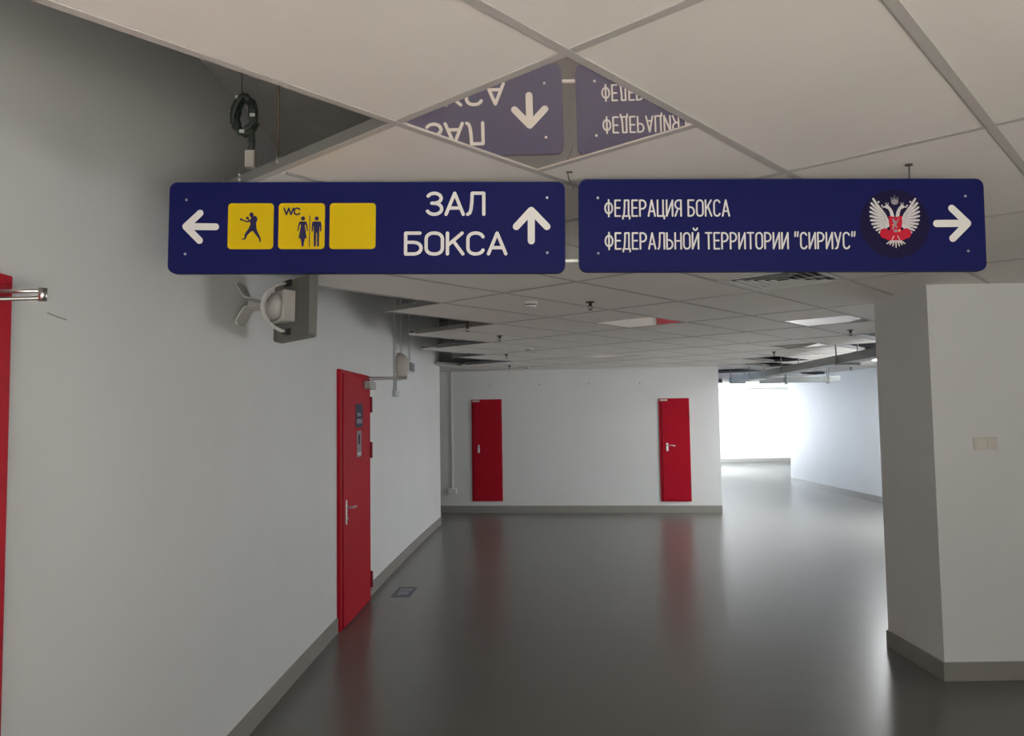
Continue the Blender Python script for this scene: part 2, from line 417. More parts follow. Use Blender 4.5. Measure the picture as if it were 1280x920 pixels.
# a lit panel of the same size further along, behind the pier (its glow shows on the floor beside it)
lm = bpy.data.materials.new('lit_panel'); lm.use_nodes = True; b_ = lm.node_tree.nodes['Principled BSDF']
b_.inputs['Base Color'].default_value = (0.8, 0.8, 0.8, 1); b_.inputs['Emission Color'].default_value = (0.95, 0.98, 1.0, 1); b_.inputs['Emission Strength'].default_value = 50.0
for n, (i, j) in enumerate(LIT):
    c = gp(i+.5, j+.5)
    o = copy_tree(lp); o.location = (c.x, c.y, CEIL+0.003); o['label'] = 'lit white ceiling panel behind the pier, ' + ('the nearer of two' if n == 0 else 'the farther of two')
    for ch_ in o.children:
        if ch_.name.startswith('diffuser'): ch_.data = ch_.data.copy(); ch_.data.materials[0] = lm
# four-way air diffuser
c = gp(VENT[0]+.5, VENT[1]+.5)
vt = thing('air_diffuser', 'square white four-way louvred air diffuser in the ceiling under the right sign', 'air vent', (c.x, c.y, CEIL+0.003), CROT)
fr = MB()
for s in (-1, 1):
    fr.box(-.293, .293, s*.280-.013, s*.280+.013, -0.004, 0.012); fr.box(s*.280-.013, s*.280+.013, -.267, .267, -0.004, 0.012)
fr.build('frame', M['plastic'], vt)
MB().box(-.29, .29, -.29, .29, 0.05, 0.06).build('backing', M['dark'], vt)
for q in range(4):
    a = q*PI/2; rot = Matrix.Rotation(a, 3, 'Z')
    for k in range(5):
        r1 = 0.262 - k*0.050; r0 = r1 - 0.020
        P = [Vector((-r1, -r1, -0.003)), Vector((r1, -r1, -0.003)), Vector((r0, -r0, 0.0045)), Vector((-r0, -r0, 0.0045))]
        P = [rot @ p for p in P]
        MB().add(P + [p+Vector((0,0,.002)) for p in P], [(0,3,2,1),(4,5,6,7),(0,1,5,4),(1,2,6,5),(2,3,7,6),(3,0,4,7)]).build('louvre', M['plastic'], vt)

# ------------------------------------------------------------------ stroke lettering
def arc(cx, cz, rx, rz, a0, a1, n=10):
    return [(cx+rx*math.cos(math.radians(a0+(a1-a0)*i/n)), cz+rz*math.sin(math.radians(a0+(a1-a0)*i/n))) for i in range(n+1)]
def stad(w_, r):   # closed rounded rectangle outline 0..w, 0..1
    return (arc(w_-r, 1-r, r, r, 0, 90, 5) + arc(r, 1-r, r, r, 90, 180, 5) + arc(r, r, r, r, 180, 270, 5) + arc(w_-r, r, r, r, 270, 360, 5) + [(w_, 1-r)])
def glyph(ch, w_):
    r = min(w_*0.5, 0.28); h = w_/2
    if ch == 'А': return w_*1.12, [[(0,0),(w_*.56,1),(w_*1.12,0)], [(w_*.2,.30),(w_*.92,.30)]]
    if ch == 'Б': return w_, [[(w_*.92,1),(0,1),(0,0)] + [(w_-.28,0)] + arc(w_-.28,.28,.28,.28,-90,90,8) + [(0,.56)]]
    if ch == 'Д': return w_*1.15, [[(0,-.17),(0,0),(w_*1.15,0),(w_*1.15,-.17)], [(w_*.12,0),(w_*.22,.2),(w_*.30,.6),(w_*.32,1),(w_*.98,1),(w_*.98,0)]]
    if ch == 'Е': return w_*.86, [[(w_*.86,1),(0,1),(0,0),(w_*.86,0)], [(0,.52),(w_*.76,.52)]]
    if ch == 'З': return w_*.95, [arc(h*.93,.765,h*.9,.235,155,-90,10) , [(h*.6,.53),(h*.93,.53)], arc(h*.93,.265,h*.97,.265,90,-155,10)]
    if ch == 'И': return w_, [[(0,1),(0,0)], [(0,0.02),(w_,.98)], [(w_,0),(w_,1)]]
    if ch == 'Й': return w_, [[(0,1),(0,0)], [(0,0.02),(w_,.98)], [(w_,0),(w_,1)], arc(h,1.30,.14,.12,180,360,6)]
    if ch == 'К': return w_, [[(0,0),(0,1)], [(w_*.95,1),(0.0,.40)], [(w_*.38,.62),(w_,0)]]
    if ch == 'Л': return w_*1.05, [[(0,0),(w_*.14,.06),(w_*.22,.22),(w_*.28,.6),(w_*.30,1),(w_*1.05,1),(w_*1.05,0)]]
    if ch == 'Н': return w_, [[(0,0),(0,1)], [(w_,0),(w_,1)], [(0,.5),(w_,.5)]]
    if ch == 'О': return w_*1.05, [stad(w_*1.05, min(r, w_*.5))]
    if ch == 'Р': return w_, [[(0,0),(0,1)] + [(w_-.27,1)] + arc(w_-.27,.73,.27,.27,90,-90,8) + [(0,.46)]]
    if ch == 'С' or ch == 'C': return w_, [arc(w_-r,1-r,r,r,20,90,5) + arc(r,1-r,r,r,90,180,5) + arc(r,r,r,r,180,270,5) + arc(w_-r,r,r,r,270,340,5)]
    if ch == 'Т': return w_, [[(0,1),(w_,1)], [(h,1),(h,0)]]
    if ch == 'У': return w_, [[(0,1),(h*1.02,.32)], [(w_,1),(h*.95,.22),(h*.7,.04),(w_*.08,0)]]
    if ch == 'Ф': return w_*1.3, [[(w_*.65,-.03),(w_*.65,1.03)], arc(w_*.65,.5,w_*.62,.34,0,360,20)]
    if ch == 'Ц': return w_*1.1, [[(0,1),(0,0),(w_*1.12,0),(w_*1.12,-.17)], [(w_*.94,0),(w_*.94,1)]]
    if ch == 'Ь': return w_*.95, [[(0,1),(0,0),(w_-.30,0)] + arc(w_-.30,.28,.28,.28,-90,90,8) + [(0,.56)]]
    if ch == 'Я': return w_, [[(w_,0),(w_,1),(.27,1)] + arc(.27,.73,.27,.27,90,270,8) + [(w_,.46)], [(w_*.48,.46),(0,0)]]
    if ch == 'W': return w_*1.7, [[(0,1),(w_*.42,0),(w_*.85,1),(w_*1.28,0),(w_*1.7,1)]]
    if ch == '"': return .22, [[(.02,1.05),(0,.78)], [(.22,1.05),(.18,.78)]]
    return w_*.34, []
def lettering(txt, x0, x1, z0, hgt, sw, wr, sp_):
    # lay out with glyph width ratio wr and gap sp_ (in heights), then fit exactly into x0..x1
    x = 0; G = []
    for ch in txt:
        gw, pls = glyph(ch, wr); G.append((x, pls)); x += gw + sp_
    tot = x - sp_; fx = (x1-x0-sw)/tot; out = []
    for gx, pls in G:
        for pl in pls: out += stroke([(x0+sw/2+(gx+a)*fx, z0+sw/2+b*(hgt-sw)) for a, b in pl], sw, n=8)
    return out

# ------------------------------------------------------------------ hanging signs
SY = 2.5
K = 1.296/495.0                                    # metres of board per measured unit
def board_sign(loc, Wd, H, tilt, label):
    r = thing('direction_sign', label, 'sign', loc, 0, 'navy hanging direction signs'); r.rotation_euler = (0, tilt, 0)
    b = MB(); b.prism(rrect(-Wd/2, -H/2, Wd/2, H/2, 0.026), 0.0, 0.022); b.build('board', M['navy'], r)
    return r
def screws(r, pts, m='silver'):
    for (x, z) in pts: MB().lathe([(0.0045, 0), (0.0045, -0.002), (0.002, -0.0035)], (x, 0.0, z), 'y', 10).build('screw', M['steel'], r)
def arrow_polys(tip, tail, arms, wd): return stroke([tail, tip], wd, n=14) + stroke([arms[0], tip], wd, n=14) + stroke([arms[1], tip], wd, n=14)
PY = -0.0008
# left sign (measured board spans 211..706 by 227.5..342)
W1, H1 = 1.296, 0.302
def l(px, py): return ((px-458.5)*K, (284.75-py)*K)
s1 = board_sign((-0.4675, SY, 2.3225), W1, H1, 0.0135, 'navy hanging sign with yellow pictograms and ЗАЛ БОКСА in white')
flat('left_arrow', arrow_polys(l(232.5,283.3), l(269.8,283.8), (l(250,266.5), l(250,301)), 8.6*K), M['white'], s1, PY)
flat('up_arrow', arrow_polys(l(663.7,263.5), l(663.7,302), (l(645,284), l(683.2,284)), 8.8*K), M['white'], s1, PY)
t1 = flat('lettering', lettering('ЗАЛ', l(531.5,0)[0], l(606.5,0)[0], l(0,270.5)[1], 31*K, 4.2*K, 0.62, 0.17), M['white'], s1, PY)
t2 = flat('lettering', lettering('БОКСА', l(505,0)[0], l(634,0)[0], l(0,320.5)[1], 30.5*K, 4.2*K, 0.62, 0.20), M['white'], s1, PY)
screws(s1, [l(232.5,249.5), l(232.5,318), l(683.5,247.5), l(683.5,317)])
def z6(X, Y): return l(280+X*.15625, 240+Y*.15625)
k6 = .15625*K
for n, (a, b) in enumerate(((285,342), (348.2,406), (412,469.5))):
    p0, p1 = l(a, 312), l(b, 254)
    pg = flat('pictogram', [rrect(p0[0], p0[1], p1[0], p1[1], 4.5*K)], M['yellow'], s1, PY)
    if n == 0:
        Q = [circ(*z6(220,184), 17*k6, 20*k6)]
        Q.append([z6(*p) for p in [(228,196),(250,192),(266,204),(268,222),(258,250),(262,290),(268,318),(240,310),(216,322),(186,318),(200,290),(212,262),(208,240),(212,215)]][::-1])
        Q += stroke([z6(215,232), z6(186,240), z6(142,222)], 15*k6, 10*k6) + [circ(*z6(138,221), 10*k6)]
        Q += stroke([z6(222,235), z6(205,235), z6(190,212)], 16*k6, 12*k6) + [circ(*z6(189,210), 12*k6)]
        Q += stroke([z6(205,312), z6(180,342), z6(172,375)], 30*k6, 13*k6) + stroke([z6(172,376), z6(150,383)], 12*k6, 8*k6)
        Q += stroke([z6(248,308), z6(274,350), z6(292,380)], 32*k6, 13*k6) + stroke([z6(292,380), z6(291,400)], 14*k6, 10*k6)
        flat('boxer_figure', Q, M['ink'], pg, PY*2)
    if n == 1:
        flat('lettering', lettering('WC', z6(474,0)[0], z6(612,0)[0], z6(0,188)[1], 63*k6, 13*k6, 0.62, 0.12), M['ink'], pg, PY*2)
        Q = [circ(*z6(632,214), 17*k6)]
        Q.append([z6(*p) for p in [(608,238),(656,238),(648,275),(665,374),(598,374),(616,275)]][::-1])
        Q += stroke([z6(609,246), z6(600,270), z6(594,312)], 14*k6, 9*k6) + stroke([z6(655,246), z6(663,270), z6(668,312)], 14*k6, 9*k6)
        Q += [[z6(*p) for p in [(613,374),(651,374),(642,410),(640,440),(625,440),(622,410)]][::-1]]
        flat('woman_figure', Q, M['ink'], pg, PY*2)
        Q = [circ(*z6(742,214), 17*k6)]
        Q.append([z6(*p) for p in [(716,238),(768,238),(764,330),(720,330)]][::-1])
        Q += stroke([z6(714,247), z6(708,285), z6(707,315)], 15*k6, 11*k6) + stroke([z6(770,247), z6(775,285), z6(775,315)], 15*k6, 11*k6)
        Q += [[z6(*p) for p in [(720,328),(739,328),(738,440),(721,440)]][::-1], [z6(*p) for p in [(745,328),(764,328),(763,440),(747,440)]][::-1]]
        flat('man_figure', Q, M['ink'], pg, PY*2)
        flat('divider_line', [[z6(*p) for p in [(683,190),(690,190),(690,445),(683,445)]][::-1]], M['ink'], pg, PY*2)
# hanging chain at the left end, tube joining the boards behind
ch = MB()
zt = H1/2
for k in range(2):
    ch.lathe([(0.001,-0.006),(0.005,-0.003),(0.005,0.003),(0.001,0.006)], (l(296.5,0)[0], 0.01, zt+0.013+k*0.016), 'z', 8)
ch.tube([(l(296.5,0)[0], 0.01, zt-0.002), (l(296.5,0)[0], 0.01, zt+0.045)], 0.0014, 6)
ch.build('hanging_chain', M['steel'], s1)
hk = MB(); hx = l(713,0)[0]
hk.tube([(hx-0.008, 0.012, zt+0.0338), (hx-0.006, 0.012, zt+0.015), (hx+0.004, 0.012, zt-0.005), (hx+0.012, 0.012, zt-0.022)], 0.0018, 6)
hk.cbox((hx-0.003, 0.012, zt+0.0355), (0.010, 0.004, 0.0015))
hk.build('ceiling_hook', M['brass'], s1)
MB().tube([(l(640,0)[0], 0.034, l(0,324.5)[1]), (l(790,0)[0], 0.034, l(0,324.5)[1])], 0.0065, 12).build('joining_tube', M['plastic'], s1)
# right sign (724..1230.5 by 223.5..340)
W2, H2 = 1.326, 0.306
K2 = W2/506.5
def rr(px, py): return ((px-977.2)*K2, (281.6 - 0.0*(px-977) - py)*K2)
s2 = board_sign((0.889, SY, 2.3105), W2, H2, 0.0128, 'navy hanging sign with federation lettering, eagle emblem and right arrow')
LT = 'ФЕДЕРАЦИЯ БОКСА'
flat('lettering', lettering(LT, rr(755.3,0)[0], rr(912.5,0)[0], rr(0,271)[1], 22.0*K2, 2.1*K2, 0.44, 0.20), M['white'], s2, PY)
LT2 = 'ФЕДЕРАЛЬНОЙ ТЕРРИТОРИИ "СИРИУС"'
flat('lettering', lettering(LT2, rr(755.3,0)[0], rr(1068.5,0)[0], rr(0,312.5)[1], 22.0*K2, 2.1*K2, 0.44, 0.20), M['white'], s2, PY)
flat('right_arrow', arrow_polys(rr(1208.5,280), rr(1170,280.2), (rr(1189.5,261), rr(1189.5,299)), 9*K2), M['white'], s2, PY)
screws(s2, [rr(747.5,247), rr(747.5,317), rr(1207,245.5), rr(1208,315)])
def z3(X, Y): return rr(1050+X*.1484, 220+Y*.1484)
k3 = .1484*K2
em = flat('emblem', [circ(*z3(455,408), 292*k3, n=40)], M['disc'], s2, PY)
tips = [(280,195),(264,232),(256,268),(252,305),(252,342),(256,378),(266,410),(280,438),(300,462),(322,482)]
rts = [(372,330),(376,338),(380,346),(384,355),(388,364),(392,374),(394,385),(396,396),(398,408),(400,420)]
for sx in (0, 1):
    f_ = (lambda x: 914-x) if sx else (lambda x: x)
    Q = []; G_ = []
    for (tx, ty), (bx_, by_) in zip(tips, rts):
        Q += stroke([z3(f_(bx_), by_), z3(f_(tx*0.62+bx_*0.38), ty*0.62+by_*0.38+4), z3(f_(tx), ty)], 23*k3, 17*k3, 8)
    for (tx, ty), (bx_, by_) in zip(tips[1:-1], rts[1:-1]):
        G_ += stroke([z3(f_(bx_-6), by_-12), z3(f_(tx*.6+bx_*.4), ty*.6+by_*.4-10), z3(f_(tx+16), ty-10)], 3.5*k3, 3*k3, 6)
    flat('eagle_wing', Q, M['silver'], em, PY*2); flat('feather_gaps', G_, M['greyprint'], em, PY*3)
Q = []
for sx in (0, 1):
    f_ = (lambda x: 914-x) if sx else (lambda x: x)
    Q += stroke([z3(f_(436),345), z3(f_(428),305), z3(f_(412),276), z3(f_(396),262)], 30*k3, 22*k3)
    Q += [circ(*z3(f_(394),262), 17*k3)]
    Q += stroke([z3(f_(388),262), z3(f_(366),264), z3(f_(356),272)], 14*k3, 5*k3)
    Q += [circ(*z3(f_(323),222), 9*k3, n=10), circ(*z3(f_(352),254), 8*k3, n=10)]
    for a in (-14, 0, 14): Q += stroke([z3(f_(394+a*.6),244), z3(f_(394+a),228)], 4*k3, 3*k3, 6)
flat('eagle_heads', Q, M['silver'], em, PY*3)
Q = [circ(*z3(459,222), 30*k3, 24*k3, 14)]
for a in (-30, -15, 0, 15, 30): Q += stroke([z3(459+a*.8,225), z3(459+a,182 if a else 164)], 8*k3, 4*k3, 6)
flat('crown', Q, M['greyprint'], em, PY*3)
Q = [[z3(*p) for p in [(404,342),(432,346),(458,352),(484,346),(516,342),(516,410),(506,446),(458,470),(412,446),(404,410)]][::-1]]
for sx in (0, 1):
    f_ = (lambda x: 914-x) if sx else (lambda x: x)
    Q += [circ(*z3(f_(366),490), 40*k3, 44*k3, 18), circ(*z3(f_(404),508), 40*k3, 42*k3, 18)]
Q += [circ(*z3(457,530), 46*k3, 30*k3, 18), circ(*z3(457,470), 50*k3, 42*k3, 18)]
flat('red_gloves_and_shield', Q, M['redprint'], em, PY*4)
Q = stroke([z3(440,372), z3(452,410), z3(470,440)], 16*k3, 10*k3) + stroke([z3(486,365), z3(468,400), z3(438,452)], 8*k3, 6*k3) + [circ(*z3(455,396), 16*k3, 12*k3, 12)] + stroke([z3(440,432), z3(430,455)], 9*k3, 6*k3)
Q += [circ(*z3(458,470), 20*k3, 12*k3, 10)]
flat('rider_figure', Q, M['greyprint'], em, PY*5)
Q = stroke([z3(440,515), z3(424,545)], 8*k3, 6*k3) + stroke([z3(474,515), z3(490,545)], 8*k3, 6*k3)
for dx, ln in ((-76,30),(-52,34),(-28,42),(0,50),(28,42),(52,34),(76,30)):
    Q += stroke([z3(457+dx*.55,556), z3(457+dx,566+ln*0.9-abs(dx)*.2)], 15*k3, 9*k3, 8)
flat('eagle_tail', Q, M['silver'], em, PY*5)
flat('gold_dots', [circ(*z3(487,467), 9*k3, n=10), circ(*z3(437,420), 6*k3, n=8)], M['gold'], em, PY*6)
hk = MB(); hx = rr(1140,0)[0]; ht = CEIL - 2.3105 + math.sin(0.0128)*hx
hk.tube([(hx, 0.011, H2/2-0.004), (hx+0.001, 0.011, ht)], 0.0022, 8); hk.lathe([(0.012,0),(0.012,0.003)], (hx, 0.011, ht-0.004), 'z', 14)
hk.build('hanging_rod', M['brass'], s2)

# ------------------------------------------------------------------ red doors of the left wall
def wall_loc(y, z=0.0): return (wx(y), y, z)
def lever_handle(parent, x, y, z, direc=1, m='steel'):
    h = MB(); h.box(x, x+0.008, y-0.02, y+0.02, z-0.14, z+0.06); o = h.build('handle_plate', M[m], parent, 0.003)
    t = MB(); t.tube([(x+0.006, y, z), (x+0.05, y, z), (x+0.055, y+0.02*direc, z), (x+0.055, y+0.125*direc, z-0.004)], 0.0095, 10); t.build('lever', M[m], o)
    k_ = MB(); k_.lathe([(0.009, 0), (0.009, 0.012)], (x+0.006, y, z-0.09), 'x', 10); k_.build('lock_cylinder', M[m], o)
    return o
def red_door(name, y0, y1, zt_, label, hinge_far=True):
    ym = (y0+y1)/2; r = thing(name, None, None, wall_loc(ym), wrot(ym)); struct(r, label); L = (y1-y0)/2
    fr = MB(); fr.box(0, 0.03, -L, -L+0.055, 0, zt_); fr.box(0, 0.03, L-0.055, L, 0, zt_); fr.box(0, 0.03, -L+0.055, L-0.055, zt_-0.055, zt_)
    fr.build('door_frame', M['red'], r, 0.003)
    lf = MB(); lf.box(0.0, 0.042, -L+0.062, L-0.020, 0.006, zt_-0.03); leaf = lf.build('door_leaf', M['red'], r, 0.004)
    MB().box(0.001, 0.0315, -L+0.054, -L+0.0625, 0.006, zt_-0.056).build('door_gap', M['darkred'], r)
    hy = L-0.012 if hinge_far else -L+0.012
    for z in (0.19, 1.40, 1.83): MB().tube([(0.048, hy, z-0.075), (0.048, hy, z+0.075)], 0.014, 10).build('hinge', M['darkred'], r)
    lever_handle(r, 0.042, -L+0.14, 0.97)
    return r, L
d1, L1 = red_door('door_1', 1.115, 2.222, 2.125, 'red steel door cut by the left edge of the frame', False)
d2, L2 = red_door('door_2', D2A, D2B, 2.105, 'red steel door with blue stickers in the long left wall')
def closer(r, yb, z, reach, yarm, name='door_closer'):
    b = MB(); b.box(0.042, 0.105, yb-0.12, yb+0.12, z-0.045, z+0.03); o = b.build(name, M['closer'], r, 0.006)
    a = MB(); a.tube([(0.075, yb+0.09, z+0.032), (0.075, yb+0.09, z+0.05), (reach, yarm, z+0.054)], 0.0075, 8)
    a.tube([(reach, yarm, z+0.068), (0.035, yarm-0.02, z+0.068)], 0.0075, 8)
    a.lathe([(0.012, 0), (0.012, 0.034)], (reach, yarm, z+0.045), 'z', 10)
    a.build('closer_arm', M['steel'], o); return o
closer(d2, L2-0.17, 2.015, 0.40, L2-0.10)
b = MB(); b.box(0.042, 0.105, L1-0.62, L1-0.38, 1.945, 2.02); o = b.build('door_closer', M['closer'], d1, 0.006)
a = MB(); a.tube([(0.075, L1-0.42, 2.031), (0.075, L1-0.13, 2.039), (0.195, L1-0.13, 2.039)], 0.0058, 8)
a.tube([(0.035, L1-0.125, 2.060), (0.195, L1-0.125, 2.060)], 0.0058, 8); a.lathe([(0.011, 0), (0.011, 0.036)], (0.195, L1-0.128, 2.031), 'z', 10)
a.build('closer_arm', M['steel'], o)
# notices on door 2
def sticker(r, y0, y1, z0, z1, m, name='notice', x=0.0432): return MB().box(x-0.0005, x+0.0012, y0, y1, z0, z1).build(name, M[m], r)
st = sticker(d2, -0.07, 0.20, 1.62, 1.83, 'blue'); tag(st, label='blue notice with white print')
sticker(st, -0.04, 0.17, 1.655, 1.695, 'matgrey', 'print_line', 0.0447); sticker(st, -0.02, 0.12, 1.72, 1.75, 'matgrey', 'print_line', 0.0447)
st = sticker(d2, -0.03, 0.15, 1.36, 1.59, 'greyprint'); tag(st, label='grey notice below the blue one')
sticker(st, 0.0, 0.12, 1.375, 1.40, 'white', 'print_line', 0.0447); sticker(st, 0.03, 0.09, 1.47, 1.56, 'ink', 'print_line', 0.0447)
st = sticker(d1, L1-0.30, L1-0.115, 2.06, 2.085, 'white', 'name_plate', 0.0432)
# scuffs on the near wall
sc = MB(); sc.tube([(wx(2.4)+0.0008, 2.44, 2.048), (wx(2.4)+0.0008, 2.49, 2.043), (wx(2.4)+0.0008, 2.545, 2.039)], 0.0016, 5); sc.build('scuff_mark', M['scuff'], wl_)

# narrow red access doors in the back wall (local x along the wall, y into it)
def hatch(name, s0, s1, z0, z1, label, lever):
    m_ = (s0+s1)/2; p = BA + BT*m_; r = thing(name, None, None, (p.x, p.y, 0), BROT); struct(r, label); L = (s1-s0)/2
    fr = MB(); fr.box(-L, -L+0.04, -0.018, 0, z0, z1); fr.box(L-0.04, L, -0.018, 0, z0, z1)
    fr.box(-L+0.04, L-0.04, -0.018, 0, z1-0.04, z1); fr.box(-L+0.04, L-0.04, -0.018, 0, z0, z0+0.04)
    fr.build('door_frame', M['red'], r, 0.002)
    MB().box(-L+0.043, L-0.020, -0.030, 0, z0+0.02, z1-0.02).build('door_leaf', M['red'], r, 0.003)
    for z in (z0+0.30, z1-0.30): MB().tube([(L-0.012, -0.034, z-0.05), (L-0.012, -0.034, z+0.05)], 0.010, 8).build('hinge', M['darkred'], r)
    MB().box(-L+0.02, -L+0.15, -0.032, -0.02, z1-0.045, z1-0.012).build('name_plate', M['beige'], r)
    hp = MB(); hp.box(-L+0.11, -L+0.145, -0.038, -0.03, 1.06, 1.20); o = hp.build('handle_plate', M['steel'], r, 0.002)
    t = MB()
    if lever: t.tube([(-L+0.128, -0.036, 1.165), (-L+0.128, -0.08, 1.165), (-L+0.26, -0.085, 1.150)], 0.010, 8)
    else: t.lathe([(0.018, -0.03), (0.018, -0.05), (0.008, -0.052)], (-L+0.128, 0, 1.165), 'y', 10)
    t.build('lever' if lever else 'knob', M['steel'], o)
hatch('door_3', 0.55, 1.095, 0.205, 2.005, 'narrow dim red access door, left one in the back wall', False)
hatch('door_4', 3.845, 4.365, 0.195, 1.97, 'narrow bright red access door, right one in the back wall', True)
# thin trunking with socket left of door 3
p = BA + BT*0.19
tr = thing('cable_trunking', 'thin white cable trunking with small socket left of the narrow red door', 'cable trunking', (p.x, p.y, 0), BROT)
MB().box(-0.018, 0.018, -0.018, 0, 0.40, CEIL+0.35).build('trunking', M['plastic'], tr, 0.002)
MB().box(-0.075, 0.075, -0.04, 0, 0.34, 0.43).build('socket_box', M['plastic'], tr, 0.006)
for s_ in (1.14, 2.02, 2.9, 3.78):
    q = BA + BT*(s_-0.25); MB().lathe([(0.012, 0), (0.012, -0.006)], (q.x, q.y, 2.25), 'y', 8).build('wall_plug', M['greyprint'], bpy.data.objects['wall_back'])

# ------------------------------------------------------------------ grey loudspeaker on its wall bracket
sk = thing('wall_speaker', 'dark grey flat loudspeaker on a light wall bracket below the left sign', 'loudspeaker', (wx(4.15), 4.15, 2.10))
def rel(x, y, z): return Vector((x-wx(4.15), y-4.15, z-2.10))
sc_ = rel(-1.18, 4.20, 2.297); wdir = Vector((0.655, -0.755, 0.0)).normalized(); up = Vector((0.03,-0.02,1)).normalized(); nd = wdir.cross(up).normalized()
# nd points to the hidden front or the visible back: make nb face the camera
nb = nd if (nd.dot(-Vector((sc_.x+wx(4.15), sc_.y+4.15, 0))) > 0) else -nd
sl = MB(); ww, hh = 0.225, 0.168
outline = rrect(-ww, -hh, ww, hh, 0.022, 4)
fr_ = [sc_ + wdir*a + up*b - nb*0.020 for a, b in outline]; bk_ = [sc_ + wdir*a*0.96 + up*b*0.96 + nb*0.022 for a, b in outline]
n = len(outline)
sl.add(fr_ + bk_, [tuple(range(n)), tuple(range(2*n-1, n-1, -1))] + [(i, (i+1)%n, (i+1)%n+n, i+n) for i in range(n)])
sl.build('cabinet', M['spkgrey'], sk)
MB().cbox(sc_ - nb*0.022, (0.19, 0.14, 0.003), (wdir, up, nb)).build('grille', M['black'], sk)
bx_ = MB(); bx_.cbox(sc_ + nb*0.056 + wdir*(-0.03) + up*0.012, (0.085, 0.085, 0.036), (wdir, up, nb)); bx_.build('rear_box', M['spkbox'], sk, 0.008)
hb = MB(); q0 = sc_ + nb*0.092 + wdir*(-0.03) + up*0.012
prof = [(0.078, 0.0), (0.070, 0.022), (0.05, 0.04), (0.02, 0.05)]
base = len(hb.v)
for (r_, h_) in prof:
    for k in range(20):
        t = 2*PI*k/20; hb.v.append(tuple(q0 + wdir*r_*math.cos(t) + up*r_*math.sin(t) + nb*h_))
for i in range(3):
    for k in range(20): hb.f.append((i*20+k, i*20+(k+1)%20, (i+1)*20+(k+1)%20, (i+1)*20+k)); hb.sm.append(True)
hb.f.append(tuple(60+k for k in range(20))); hb.sm.append(False); hb.f.append(tuple(reversed(range(20)))); hb.sm.append(False)
hb.build('rear_dome', M['spkbox'], sk)
# yoke: flat curved strap from the arm round the dome down to the lower knobs and up to the upper ones
pv = q0 + nb*0.075
ypts = []
for k in range(13):
    t = math.radians(-82 + 164*k/12); ypts.append(q0 - nb*0.085 + nb*(0.165*math.cos(t)) + up*(0.135*math.sin(t)) )
for s in (-0.012, 0.012): MB().tube([p_ + wdir*(s) for p_ in ypts], 0.006, 8).build('yoke_strap', M['bracket'], sk)
for e_ in (ypts[0], ypts[-1]):
    MB().tube([e_ - wdir*0.035, e_ + wdir*0.035], 0.018, 12).build('pivot_knob', M['black'], sk)
MB().tube([pv, Vector((0.10, 0.03, 0.225)), Vector((0.045, 0.0, 0.225))], 0.014, 12).build('arm', M['bracket'], sk)
# two bent strap feet on the wall
for s in (1, -1):
    A_ = [(0.004, 0, 0.225+s*0.10), (0.030, 0, 0.225+s*0.050), (0.050, 0, 0.225+s*0.024), (0.105, 0.01, 0.225+s*0.018)]
    mb = MB(); v = []
    for (x, y, z) in A_: v += [(x, y-0.08, z), (x, y+0.08, z), (x+0.002, y+0.08, z+0.004*s), (x+0.002, y-0.08, z+0.004*s)]
    f = []
    for i in range(3):
        for k in range(4): f.append((i*4+k, i*4+(k+1)%4, (i+1)*4+(k+1)%4, (i+1)*4+k))
    f += [(0,1,2,3), (15,14,13,12)]
    mb.add(v, f); mb.build('bent_foot', M['bracket'], sk)
    MB().box(0.0, 0.006, -0.055, 0.055, 0.225+s*0.105-0.012, 0.225+s*0.105+0.012).build('wall_plate', M['bracket'], sk)

# ------------------------------------------------------------------ sounder, vent, conduits on the left wall
y = 8.95
sd = thing('wall_sounder', 'beige half-round sounder on the left wall beyond the red door', 'sounder', (wx(y), y, 2.13), wrot(y))
MB().box(0, 0.035, -0.13, 0.13, 0.0, 0.34).build('back_plate', M['plastic'], sd, 0.006)
MB().lathe([(0.155, 0.03), (0.150, 0.07), (0.125, 0.115), (0.075, 0.150), (0.02, 0.160)], (0, 0, 0.17), 'x', 24).build('dome', M['beige'], sd)
y = 9.88
vg = thing('wall_vent', 'small striped vent box high on the left wall past the sounder', 'vent', (wx(y), y, 2.275), wrot(y))
MB().box(0, 0.03, -0.20, 0.20, 0, 0.14).build('housing', M['plastic'], vg, 0.004)
for k in range(3): MB().box(0.029, 0.034, -0.16+k*0.13, -0.105+k*0.13, 0.015, 0.125).build('slot', M['blue'], vg)
y = 8.85
jb = thing('junction_box', 'small pale junction box fed by two conduits below the sounder', 'junction box', (wx(y)+0.002, y, 1.94), wrot(y))
MB().box(0, 0.04, -0.11, 0.11, 0, 0.07).build('box', M['conduit'], jb, 0.005)
for yy in (-0.07, 0.06): MB().tube([(0.012, yy, 0.07), (0.012, yy, SLAB-1.96)], 0.009, 8).build('conduit', M['conduit'], jb)
y = 9.25
cv = thing('wall_conduit', 'thin pale conduit running down to the striped wall vent', 'conduit', (wx(y), y, 2.42), wrot(y))
MB().tube([(0.012, 0, 0), (0.012, 0, SLAB-2.44)], 0.009, 8).build('pipe', M['conduit'], cv)
MB().tube([(0.012, 0.55, 0.0), (0.012, 0.55, SLAB-2.44)], 0.009, 8).build('pipe', M['conduit'], cv)

# ------------------------------------------------------------------ light switch on the pier
sw = thing('light_switch', 'beige double wall switch on the white pier', 'light switch', (3.02, 4.99, 1.481))
MB().box(-0.076, 0.076, -0.014, 0, -0.039, 0.039).build('plate', M['cream'], sw, 0.004)
for s in (-1, 1): MB().box(s*0.036-0.028, s*0.036+0.028, -0.02, -0.012, -0.028, 0.028).build('rocker', M['cream'], sw, 0.002)

